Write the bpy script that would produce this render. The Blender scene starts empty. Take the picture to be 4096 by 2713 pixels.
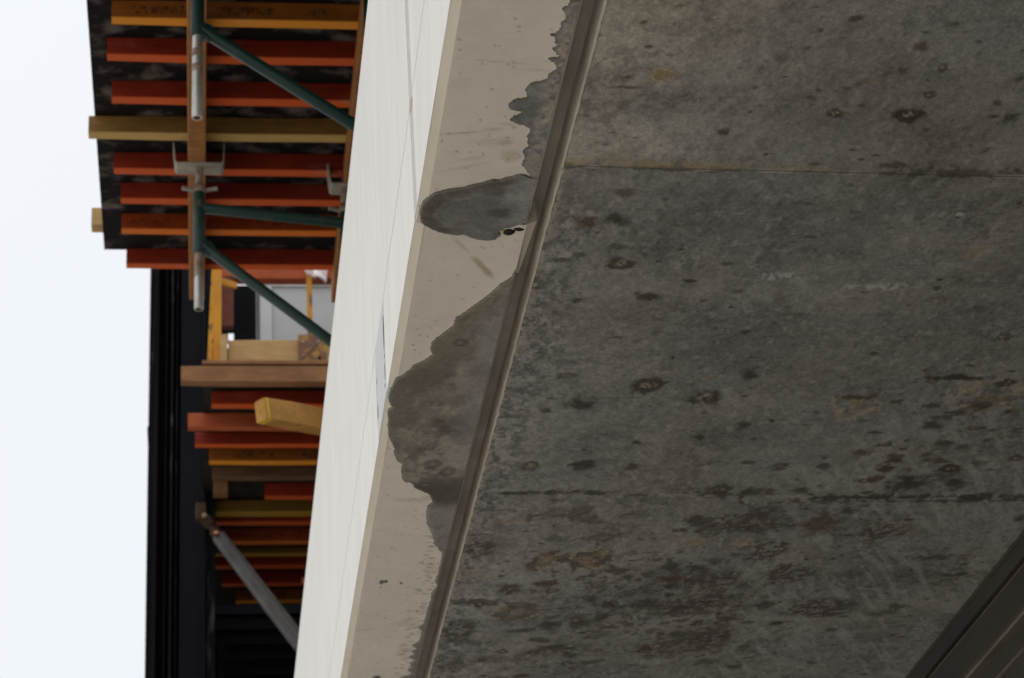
import bpy, bmesh, math, random
import numpy as np
from mathutils import Vector, Matrix
from mathutils.geometry import delaunay_2d_cdt

S = bpy.context.scene
COL = S.collection
EYE = 1.6                                   # eye height above the ground; builders take z relative to the eye

# ------------------------------------------------------------------ camera, sky, sun, exposure
cd = bpy.data.cameras.new('camera')
cam = bpy.data.objects.new('camera', cd); COL.objects.link(cam)
cd.sensor_width = 23.6; cd.lens = 54.16; cd.clip_end = 500; cd.clip_start = .05
cd.dof.use_dof = True; cd.dof.focus_distance = 5.0; cd.dof.aperture_fstop = 5.6
fw = Vector((.1310, .8813, .4541)); up = Vector((-.003, -.458, .889))
fw.normalize(); rt = fw.cross(up).normalized(); up = rt.cross(fw)
cam.matrix_world = Matrix(((rt.x, up.x, -fw.x, 0), (rt.y, up.y, -fw.y, 0), (rt.z, up.z, -fw.z, EYE), (0, 0, 0, 1)))
S.camera = cam

SUN_EL, SUN_AZ = 72, -120                   # overcast: a broad weak sun to the left and slightly behind
W = bpy.data.worlds.new('World'); S.world = W; W.use_nodes = True
wn, wl = W.node_tree.nodes, W.node_tree.links
sky = wn.new('ShaderNodeTexSky'); sky.sky_type = 'NISHITA'; sky.sun_disc = False
sky.sun_elevation = math.radians(SUN_EL); sky.sun_rotation = math.radians(SUN_AZ)
sky.air_density = 2; sky.dust_density = 6
mx = wn.new('ShaderNodeMix'); mx.data_type = 'RGBA'; mx.inputs[0].default_value = .88
tcw = wn.new('ShaderNodeTexCoord'); nw = wn.new('ShaderNodeTexNoise'); nw.inputs['Scale'].default_value = 2.2; nw.inputs['Detail'].default_value = 4
cw = wn.new('ShaderNodeValToRGB')
cw.color_ramp.elements[0].color = (9.3, 9.7, 10.3, 1); cw.color_ramp.elements[0].position = .3
cw.color_ramp.elements[1].color = (10.2, 10.35, 10.6, 1); cw.color_ramp.elements[1].position = .7
wl.new(tcw.outputs['Generated'], nw.inputs['Vector']); wl.new(nw.outputs['Fac'], cw.inputs['Fac'])
wl.new(sky.outputs[0], mx.inputs[6]); wl.new(cw.outputs[0], mx.inputs[7])
wl.new(mx.outputs[2], wn['Background'].inputs[0]); wn['Background'].inputs[1].default_value = .1

sd = bpy.data.lights.new('sun', 'SUN'); sd.energy = 1.2; sd.angle = math.radians(60); sd.color = (1, .965, .91)
sun = bpy.data.objects.new('sun', sd); COL.objects.link(sun)
az = math.radians(SUN_AZ); el = math.radians(SUN_EL)
sdir = Vector((math.sin(az) * math.cos(el), math.cos(az) * math.cos(el), math.sin(el)))
sun.rotation_euler = sdir.to_track_quat('Z', 'Y').to_euler(); sun.location = (-10, -4, 20)

V = S.view_settings
V.view_transform = 'Standard'; V.look = 'None'; V.gamma = 1; V.exposure = 0.0
S.cycles.max_bounces = 8; S.cycles.diffuse_bounces = 5

# ------------------------------------------------------------------ materials
def newmat(name):
    m = bpy.data.materials.new(name); m.use_nodes = True
    return m, m.node_tree.nodes, m.node_tree.links, m.node_tree.nodes['Principled BSDF']

def coords(n, l, stretch=(1, 1, 1), space='Object'):
    tc = n.new('ShaderNodeTexCoord'); mp = n.new('ShaderNodeMapping'); mp.inputs['Scale'].default_value = stretch
    if space == 'Object':
        oi = n.new('ShaderNodeObjectInfo'); ad = n.new('ShaderNodeVectorMath'); ad.operation = 'MULTIPLY_ADD'
        ad.inputs[1].default_value = (37, 53, 71)
        cb = n.new('ShaderNodeCombineXYZ')
        for i in range(3): l.new(oi.outputs['Random'], cb.inputs[i])
        l.new(cb.outputs[0], ad.inputs[0]); l.new(tc.outputs['Object'], ad.inputs[2]); l.new(ad.outputs[0], mp.inputs[0])
    else:
        ge = n.new('ShaderNodeNewGeometry'); l.new(ge.outputs['Position'], mp.inputs[0])
    return mp.outputs[0]

def noise(n, l, vec, scale, detail=4, rough=.55, dist=0):
    t = n.new('ShaderNodeTexNoise'); t.inputs['Scale'].default_value = scale; t.inputs['Detail'].default_value = detail
    t.inputs['Roughness'].default_value = rough; t.inputs['Distortion'].default_value = dist
    l.new(vec, t.inputs['Vector']); return t.outputs['Fac']

def ramp(n, l, fac, stops):
    r = n.new('ShaderNodeValToRGB'); e = r.color_ramp.elements
    while len(e) < len(stops): e.new(.5)
    for i, (p, c) in enumerate(stops):
        e[i].position = p; e[i].color = (c, c, c, 1) if not hasattr(c, '__len__') else (*c, 1)
    l.new(fac, r.inputs[0]); return r.outputs[0]

def mix(n, l, fac, a, b, mode='MIX'):
    m = n.new('ShaderNodeMix'); m.data_type = 'RGBA'; m.blend_type = mode
    for i, v in ((0, fac), (6, a), (7, b)):
        if hasattr(v, 'is_linked'): l.new(v, m.inputs[i])
        else: m.inputs[i].default_value = v if i == 0 else (*v, 1)
    return m.outputs[2]

def bump(n, l, b, h, strength=.3, dist=.004):
    x = n.new('ShaderNodeBump'); x.inputs['Strength'].default_value = strength; x.inputs['Distance'].default_value = dist
    l.new(h, x.inputs['Height']); l.new(x.outputs[0], b.inputs['Normal'])

def wood(name, c, c2, worn=(.35, .27, .2), wear=.25, rough=.6, stamp=0, edge=None):
    """painted or bare timber, grain along x; stamp = strength of the black maker's print on the side"""
    m, n, l, b = newmat(name)
    v = coords(n, l, (1.2, 14, 14)); g = noise(n, l, v, 5, 6, .65, .6)
    v2 = coords(n, l, (1, 2, 2)); w = noise(n, l, v2, 4.5, 5, .6)
    col = ramp(n, l, g, [(.25, c2), (.7, c)])
    col = mix(n, l, ramp(n, l, w, [(.60, 0), (.75, wear)]), col, worn)
    v5 = coords(n, l, (2, 3, 3)); col = mix(n, l, ramp(n, l, noise(n, l, v5, 3), [(.3, .4), (.65, 0)]), col, tuple(.45 * k for k in c2))
    if edge:                                 # level faces brighter, upright sides darker: bounce light put into the colour
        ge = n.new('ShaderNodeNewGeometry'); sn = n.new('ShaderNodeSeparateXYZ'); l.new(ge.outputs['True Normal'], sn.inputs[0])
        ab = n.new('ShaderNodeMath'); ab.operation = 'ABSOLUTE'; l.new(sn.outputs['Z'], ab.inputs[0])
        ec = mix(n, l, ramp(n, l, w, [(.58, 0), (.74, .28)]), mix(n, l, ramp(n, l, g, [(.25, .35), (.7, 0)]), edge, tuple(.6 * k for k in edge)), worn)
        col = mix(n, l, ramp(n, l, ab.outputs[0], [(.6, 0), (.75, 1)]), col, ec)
    if stamp:
        tc = n.new('ShaderNodeTexCoord'); sx = n.new('ShaderNodeSeparateXYZ'); l.new(tc.outputs['Object'], sx.inputs[0])
        v3 = coords(n, l, (75, 1, 42)); s1 = noise(n, l, v3, 1.0, 2, .7)
        s1 = ramp(n, l, s1, [(.50, 0), (.56, 1)])
        v4 = coords(n, l, (5, 0, 0)); gap = ramp(n, l, noise(n, l, v4, 1, 0), [(.42, 0), (.5, 1)])
        band = ramp(n, l, sx.outputs['Z'], [(.022, 0), (.03, 1), (.066, 1), (.074, 0)])
        f = mix(n, l, 1.0, mix(n, l, 1.0, s1, gap, 'MULTIPLY'), band, 'MULTIPLY')
        f = mix(n, l, 1.0, f, (stamp,) * 3, 'MULTIPLY')
        col = mix(n, l, f, col, (.012, .01, .01))
    l.new(col, b.inputs['Base Color']); b.inputs['Roughness'].default_value = rough; b.inputs['Specular IOR Level'].default_value = .15
    bump(n, l, b, g, .25, .002)
    return m

def plain(name, c, c2, scale=8, stretch=(1, 1, 1), rough=.6, metal=0, lo=.3, hi=.7, bs=.15, space='Object', detail=5, spec=.3):
    m, n, l, b = newmat(name)
    f = noise(n, l, coords(n, l, stretch, space), scale, detail, .6)
    l.new(ramp(n, l, f, [(lo, c2), (hi, c)]), b.inputs['Base Color'])
    b.inputs['Roughness'].default_value = rough; b.inputs['Metallic'].default_value = metal; b.inputs['Specular IOR Level'].default_value = spec
    bump(n, l, b, f, bs, .003)
    return m

def attr_concrete(name, fine=220, amp=.35, bs=.35, rough=.8):
    m, n, l, b = newmat(name)
    a = n.new('ShaderNodeAttribute'); a.attribute_name = 'Col'
    p = coords(n, l, (1, 1, 1), 'World')
    f = noise(n, l, p, fine, 4, .7); g = noise(n, l, p, fine * .3, 4, .65)
    col = mix(n, l, 1.0, a.outputs['Color'], ramp(n, l, f, [(.3, 1 - amp), (.7, 1 + amp * .6)]), 'MULTIPLY')
    col = mix(n, l, 1.0, col, ramp(n, l, g, [(.3, 1 - amp * .5), (.7, 1 + amp * .4)]), 'MULTIPLY')
    l.new(col, b.inputs['Base Color']); b.inputs['Roughness'].default_value = rough
    b.inputs['Specular IOR Level'].default_value = .3
    bump(n, l, b, g, bs, .003)
    return m

M = {}
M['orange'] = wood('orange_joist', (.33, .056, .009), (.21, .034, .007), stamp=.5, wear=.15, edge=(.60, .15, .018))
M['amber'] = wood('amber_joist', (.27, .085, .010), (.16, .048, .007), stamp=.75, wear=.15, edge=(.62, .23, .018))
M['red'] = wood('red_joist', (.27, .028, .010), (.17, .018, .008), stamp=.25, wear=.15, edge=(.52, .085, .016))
M['salmon'] = wood('salmon_joist', (.42, .10, .038), (.31, .062, .022), wear=.3)
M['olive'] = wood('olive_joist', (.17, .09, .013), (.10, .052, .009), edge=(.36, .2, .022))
M['greyed'] = wood('greyed_joist', (.15, .08, .042), (.09, .045, .025), worn=(.3, .05, .02), wear=.6)
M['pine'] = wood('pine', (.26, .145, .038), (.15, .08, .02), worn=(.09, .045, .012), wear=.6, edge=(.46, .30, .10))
M['pale_pine'] = wood('pale_pine', (.50, .33, .15), (.36, .22, .085), wear=.4, worn=(.25, .15, .06))
M['brown'] = wood('brown_timber', (.29, .145, .065), (.18, .085, .036), worn=(.36, .19, .10), wear=.5)
M['stringer'] = wood('stringer_timber', (.34, .145, .045), (.21, .085, .025), wear=.3, worn=(.3, .2, .12))
M['ply'] = plain('stained_plywood', (.15, .12, .105), (.010, .008, .008), 6, (1, 1.4, 1), .85, lo=.51, hi=.74, detail=9, spec=.1)
M['ply_edge'] = plain('dark_plywood', (.035, .027, .022), (.012, .010, .010), 8, rough=.85, spec=.1)
M['green'] = plain('green_paint', (.006, .034, .024), (.004, .020, .014), 12, rough=.4, lo=.3, hi=.7)
M['green_worn'] = None
M['zinc'] = plain('zinc_steel', (.55, .53, .48), (.33, .31, .27), 18, (1, 1, .4), .42, .75)
M['thread'] = plain('rusty_thread', (.36, .30, .24), (.16, .085, .05), 22, rough=.6, metal=.4)
M['uhead'] = plain('dusty_steel', (.33, .295, .245), (.2, .17, .135), 12, rough=.75, metal=.1)
M['navy'] = plain('navy_steel', (.011, .0115, .015), (.006, .0065, .009), 3, (1, 1, .3), .8, lo=.3, hi=.75, spec=.06)
M['navy_scuff_lit'] = plain('scuffed_lit_steel', (.075, .073, .08), (.009, .0095, .012), 7, (3, 3, .6), .8, lo=.56, hi=.76, spec=.06)  # scuffs, plus light on the column edges put into the paler tone
M['yellow'] = plain('yellow_paint', (.55, .25, .014), (.45, .18, .010), 10, (1, 1, .5), .55)
M['yellow_worn'] = plain('chipped_yellow', (.48, .23, .02), (.10, .055, .02), 24, (1, 1, .6), .65, lo=.40, hi=.48)
M['rust_plate'] = plain('rusty_plate', (.46, .24, .05), (.16, .075, .045), 16, rough=.7, lo=.48, hi=.68)
M['redpost'] = plain('oxide_paint', (.11, .032, .018), (.065, .018, .012), 8, rough=.8)
M['white_panel'] = plain('white_sheet', (.44, .44, .435), (.38, .38, .38), 3, rough=.6, bs=.02)
M['pale_trim'] = plain('pale_trim', (.52, .52, .515), (.45, .45, .45), 5, rough=.6, bs=.02)
M['bag'] = plain('translucent_bag', (.85, .78, .76), (.62, .5, .42), 9, rough=.35)
M['black'] = plain('dark_backdrop', (.009, .009, .011), (.005, .005, .006), 5, rough=.85, spec=.08)
M['alu'] = plain('dull_aluminium', (.15, .145, .14), (.085, .08, .078), 9, rough=.6, metal=.1)
M['sealant'] = plain('grey_sealant', (.53, .525, .50), (.45, .445, .42), 30, rough=.6, bs=.05)
M['steel'] = plain('dark_girder_steel', (.055, .046, .040), (.030, .026, .023), 5, (1, .4, 1), .65, spec=.2)
M['steel_edge'] = plain('lit_flange_edge', (.13, .11, .085), (.075, .063, .05), 12, (1, .4, 1), .6)  # paler than the girder steel: light caught on edges put into colour
M['yellow_mark'] = plain('yellow_mark', (.78, .5, .02), (.6, .36, .02), 20, rough=.6)
M['rust_wood'] = plain('salmon_chip', (.7, .3, .17), (.5, .2, .1), 9)
M['slab'] = plain('slab_concrete', (.28, .265, .24), (.18, .17, .155), 3, rough=.9)
M['groove'] = plain('groove_concrete', (.40, .365, .30), (.25, .225, .18), 9, (1, .5, 1), .85, space='World')
M['grout'] = attr_concrete('set_grout', 300, .34, .4, .7)
M['groove_dark'] = plain('groove_back', (.42, .38, .31), (.26, .235, .19), 9, (1, .5, 1), .9, space='World')
M['old_rust'] = plain('old_rust', (.075, .045, .028), (.035, .024, .018), 20, rough=.9, spec=.1)
M['rubber'] = plain('dusty_rubber', (.05, .048, .046), (.022, .021, .021), 60, rough=.95, spec=.05)
M['ground'] = plain('pale_site_ground', (.68, .65, .60), (.56, .53, .48), .8, rough=.95, space='World', lo=.2, hi=.8)
M['bounce_sink'] = plain('bounce_sink_dark', (.16, .13, .10), (.09, .075, .06), 2, rough=.95, space='World')
M['soffit'] = attr_concrete('cast_soffit', 300, .34, .4)
M['lip'] = attr_concrete('beige_precast', 300, .07, .06, .65)
def white_face():
    m, n, l, b = newmat('white_washed_face')
    v = coords(n, l, (1, 7, .9), 'World'); f = noise(n, l, v, 3, 6, .6, .5)
    v2 = coords(n, l, (1, 70, 1.6), 'World'); g = noise(n, l, v2, 2.2, 3, .6)
    v3 = coords(n, l, (1, 26, 1.3), 'World'); h = noise(n, l, v3, 1.7, 4, .6)
    col = mix(n, l, ramp(n, l, f, [(.30, 1), (.66, 0)]), (.765, .742, .708), (.70, .68, .65))
    col = mix(n, l, ramp(n, l, g, [(.70, 0), (.80, .5)]), col, (.52, .50, .48))
    col = mix(n, l, ramp(n, l, h, [(.60, 0), (.78, .5)]), col, (.66, .57, .47))
    v4 = coords(n, l, (1, 3.2, .8), 'World'); k = noise(n, l, v4, 2.1, 5, .6, .6)
    col = mix(n, l, 1.0, col, ramp(n, l, k, [(.30, (.92, .915, .905)), (.68, (1.0, 1.0, 1.0))]), 'MULTIPLY')
    l.new(col, b.inputs['Base Color']); b.inputs['Roughness'].default_value = .6
    bump(n, l, b, f, .02, .001)
    return m
M['white'] = white_face()
M['pine_light'] = wood('yellow_pine', (.50, .27, .07), (.33, .155, .035), worn=(.26, .11, .028), wear=.6)
M['green_strip'] = plain('green_strip', (.02, .16, .06), (.015, .12, .045), 8)
M['patch'] = plain('bare_blue_grey', (.60, .605, .62), (.49, .495, .51), 20, (1, 6, 1), .7, bs=.05)
def green_worn():
    m, n, l, b = newmat('worn_green_paint')
    f = noise(n, l, coords(n, l), 13, 6, .7)
    col = ramp(n, l, f, [(.3, (.005, .024, .018)), (.56, (.008, .040, .030)), (.64, (.04, .052, .042)), (.74, (.22, .185, .14))])
    l.new(col, b.inputs['Base Color']); b.inputs['Roughness'].default_value = .5; bump(n, l, b, f, .15, .002)
    return m
M['green_worn'] = green_worn()

# ------------------------------------------------------------------ builders (z given relative to the eye)
rnd = random.Random(4)
def tag(o, label=None, cat=None, group=None, kind=None):
    for k, v in (('label', label), ('category', cat), ('group', group), ('kind', kind)):
        if v: o[k] = v
    return o

def empty(name, x, y, z, label, cat, group=None):
    o = bpy.data.objects.new(name, None); COL.objects.link(o); o.location = (x, y, z + EYE); o.empty_display_size = .1
    return tag(o, label, cat, group)

def origin(o):
    p = Vector((0, 0, 0))
    while o is not None: p += o.location; o = o.parent
    return p

def put(name, verts, faces, mat, parent=None, smooth=False, cols=None):
    """link one mesh; origin at the middle of its base"""
    v = np.array(verts, float); v[:, 2] += EYE
    lo, hi = v.min(0), v.max(0); c = np.array([(lo[0] + hi[0]) / 2, (lo[1] + hi[1]) / 2, lo[2]])
    me = bpy.data.meshes.new(name); me.from_pydata((v - c).tolist(), [], faces)
    bm = bmesh.new(); bm.from_mesh(me); bmesh.ops.recalc_face_normals(bm, faces=bm.faces); bm.to_mesh(me); bm.free()
    if smooth: me.polygons.foreach_set('use_smooth', [True] * len(me.polygons))
    me.materials.append(mat if not isinstance(mat, str) else M[mat])
    o = bpy.data.objects.new(name, me); COL.objects.link(o)
    if parent is not None: o.parent = parent; o.location = Vector(c) - origin(parent)
    else: o.location = Vector(c)
    return o

class G:
    def __init__(s): s.v = []; s.f = []
    def add(s, v, f):
        k = len(s.v); s.v += [tuple(p) for p in v]; s.f += [tuple(i + k for i in q) for q in f]; return s
    def box(s, x0, x1, y0, y1, z0, z1):
        return s.add([(x, y, z) for x in (x0, x1) for y in (y0, y1) for z in (z0, z1)],
                     [(0, 1, 3, 2), (4, 6, 7, 5), (0, 4, 5, 1), (2, 3, 7, 6), (0, 2, 6, 4), (1, 5, 7, 3)])
    def bar(s, p0, p1, w, h, ch=.003, n=5, jit=.0, upv=(0, 0, 1)):
        """bevelled rectangular bar from p0 to p1 (axis of the section), w across, h along up"""
        p0, p1 = Vector(p0), Vector(p1); d = (p1 - p0).normalized(); u = Vector(upv); r = d.cross(u).normalized(); u = r.cross(d)
        a, b = w / 2, h / 2
        sec = [(-a + ch, -b), (a - ch, -b), (a, -b + ch), (a, b - ch), (a - ch, b), (-a + ch, b), (-a, b - ch), (-a, -b + ch)]
        v, f = [], []
        for i in range(n + 1):
            q = p0.lerp(p1, i / n); j = Vector((0, rnd.uniform(-jit, jit), rnd.uniform(-jit, jit)))
            e = ch if i in (0, n) else 0
            v += [tuple(q + j + r * (x * (1 - e / a * .6)) + u * (y * (1 - e / b * .6))) for x, y in sec]
            if i:
                k = (i - 1) * 8; f += [(k + m, k + (m + 1) % 8, k + 8 + (m + 1) % 8, k + 8 + m) for m in range(8)]
        f += [tuple(range(8)), tuple(range(n * 8, n * 8 + 8))]
        return s.add(v, f)
    def lathe(s, p0, p1, prof, n=18):
        """revolve [(t along p0->p1 in metres, radius)]"""
        p0, p1 = Vector(p0), Vector(p1); d = (p1 - p0).normalized()
        a = d.orthogonal().normalized(); b = d.cross(a); v, f = [], []
        for i, (t, r) in enumerate(prof):
            v += [tuple(p0 + d * t + (a * math.cos(2 * math.pi * k / n) + b * math.sin(2 * math.pi * k / n)) * r) for k in range(n)]
            if i:
                q = (i - 1) * n; f += [(q + k, q + (k + 1) % n, q + n + (k + 1) % n, q + n + k) for k in range(n)]
        if prof[0][1] > 1e-4: f.append(tuple(range(n)))
        q = (len(prof) - 1) * n
        if prof[-1][1] > 1e-4: f.append(tuple(range(q, q + n)))
        return s.add(v, f)
    def tube(s, p0, p1, r, n=18):
        L = (Vector(p1) - Vector(p0)).length; return s.lathe(p0, p1, [(0, r), (L, r)], n)
    def put(s, name, mat, parent=None, smooth=False): return put(name, s.v, s.f, mat, parent, smooth)

def smooth_by_angle(o, deg=40):
    me = o.data
    me.polygons.foreach_set('use_smooth', [True] * len(me.polygons))
    bm = bmesh.new(); bm.from_mesh(me)
    for e in bm.edges:
        if len(e.link_faces) == 2 and e.calc_face_angle(0) > math.radians(deg): e.smooth = False
    bm.to_mesh(me); bm.free()
    return o

def box(name, x0, x1, y0, y1, z0, z1, mat, parent=None): return G().box(x0, x1, y0, y1, z0, z1).put(name, mat, parent)

def timber(name, x0, x1, y0, y1, z0, z1, mat, parent=None, label=None, cat='joist', group=None, skew=0, jit=.0015):
    """sawn timber lying along x"""
    yc, zc = (y0 + y1) / 2, (z0 + z1) / 2
    o = G().bar((x0, yc, zc), (x1, yc + skew, zc), y1 - y0, z1 - z0, .004, 6, jit).put(name, mat, parent)
    if label: tag(o, label, cat, group)
    return o

# value noise on numpy arrays
def vnoise(x, y, seed):
    r = np.random.RandomState(seed).rand(256, 256)
    xi, yi = np.floor(x).astype(int), np.floor(y).astype(int); fx, fy = x - xi, y - yi
    fx = fx * fx * (3 - 2 * fx); fy = fy * fy * (3 - 2 * fy)
    g = lambda a, b: r[a % 256, b % 256]
    return (g(xi, yi) * (1 - fx) + g(xi + 1, yi) * fx) * (1 - fy) + (g(xi, yi + 1) * (1 - fx) + g(xi + 1, yi + 1) * fx) * fy
def fbm(x, y, seed, oct=4, gain=.55):
    s, a, t = 0, 1, 0
    for o in range(oct): s = s + a * vnoise(x * 2 ** o + 17 * o, y * 2 ** o + 31 * o, seed + o); t += a; a *= gain
    return s / t
def sstep(a, b, x): t = np.clip((x - a) / (b - a), 0, 1); return t * t * (3 - 2 * t)


# traced shapes in plan metres: grout outlines, then soffit marks (x, y, rx, ry, type, strength)
OUT1 = [(.667,3.495),(.665,3.513),(.655,3.524),(.665,3.539),(.667,3.553),(.66,3.572),(.663,3.582),(.656,3.597),
 (.644,3.607),(.656,3.615),(.656,3.631),(.667,3.639),(.654,3.65),(.66,3.66),(.673,3.677),(.651,3.684),
 (.666,3.703),(.672,3.722),(.659,3.738),(.659,3.756),(.637,3.765),(.626,3.777),(.621,3.797),(.63,3.819),
 (.602,3.83),(.594,3.846),(.599,3.862),(.621,3.868),(.623,3.879),(.609,3.887),(.603,3.901),(.62,3.914),
 (.637,3.923),(.648,3.933),(.646,3.959),(.648,3.983),(.652,4.004),(.643,4.019),(.65,4.041),(.648,4.071),
 (.661,4.091),(.675,4.118),(.682,4.121)]
OUT2 = [(.673,4.12),(.663,4.112),(.65,4.108),(.628,4.119),(.609,4.131),(.595,4.13),(.568,4.146),(.548,4.155),
 (.538,4.163),(.519,4.167),(.502,4.173),(.48,4.185),(.468,4.203),(.458,4.227),(.456,4.248),(.456,4.276),
 (.46,4.301),(.467,4.315),(.484,4.333),(.502,4.347),(.528,4.356),(.547,4.359),(.557,4.355),(.573,4.368),
 (.589,4.377),(.611,4.38),(.629,4.376),(.638,4.356),(.631,4.345),(.644,4.326),(.656,4.324),(.686,4.3),
 (.697,4.286)]
OUT3 = [(.69,4.517),(.682,4.551),(.66,4.586),(.647,4.621),(.639,4.636),(.613,4.682),(.599,4.712),(.578,4.744),
 (.576,4.78),(.56,4.815),(.541,4.85),(.533,4.871),(.533,4.901),(.541,4.931),(.53,4.951),(.517,4.97),
 (.498,4.99),(.492,5.015),(.477,5.041),(.463,5.061),(.459,5.096),(.454,5.125),(.453,5.166),(.459,5.196),
 (.461,5.202),(.469,5.214),(.458,5.235),(.457,5.256),(.463,5.287),(.463,5.33),(.467,5.374),(.476,5.412),
 (.49,5.464),(.49,5.49),(.5,5.53),(.517,5.556),(.517,5.597),(.524,5.651),(.534,5.672),(.549,5.675),
 (.558,5.703),(.572,5.721),(.587,5.735),(.606,5.756),(.615,5.792),(.618,5.814),(.606,5.842),(.608,5.901),
 (.614,5.953),(.626,5.99),(.634,6.028),(.643,6.067),(.651,6.09),(.645,6.098),(.659,6.125),(.668,6.153),
 (.678,6.165),(.68,6.261),(.68,6.351),(.676,6.384),(.687,6.427),(.674,6.494),(.678,6.538),(.675,6.626),
 (.675,6.689),(.674,6.752),(.66,6.78),(.675,6.799),(.674,6.864),(.671,6.911),(.654,6.939),(.676,6.969),
 (.658,6.993),(.671,7.023),(.652,7.046),(.678,7.072),(.66,7.106),(.674,7.147),(.658,7.167),(.674,7.188),
 (.669,7.218),(.641,7.25),(.615,7.272)]
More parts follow.
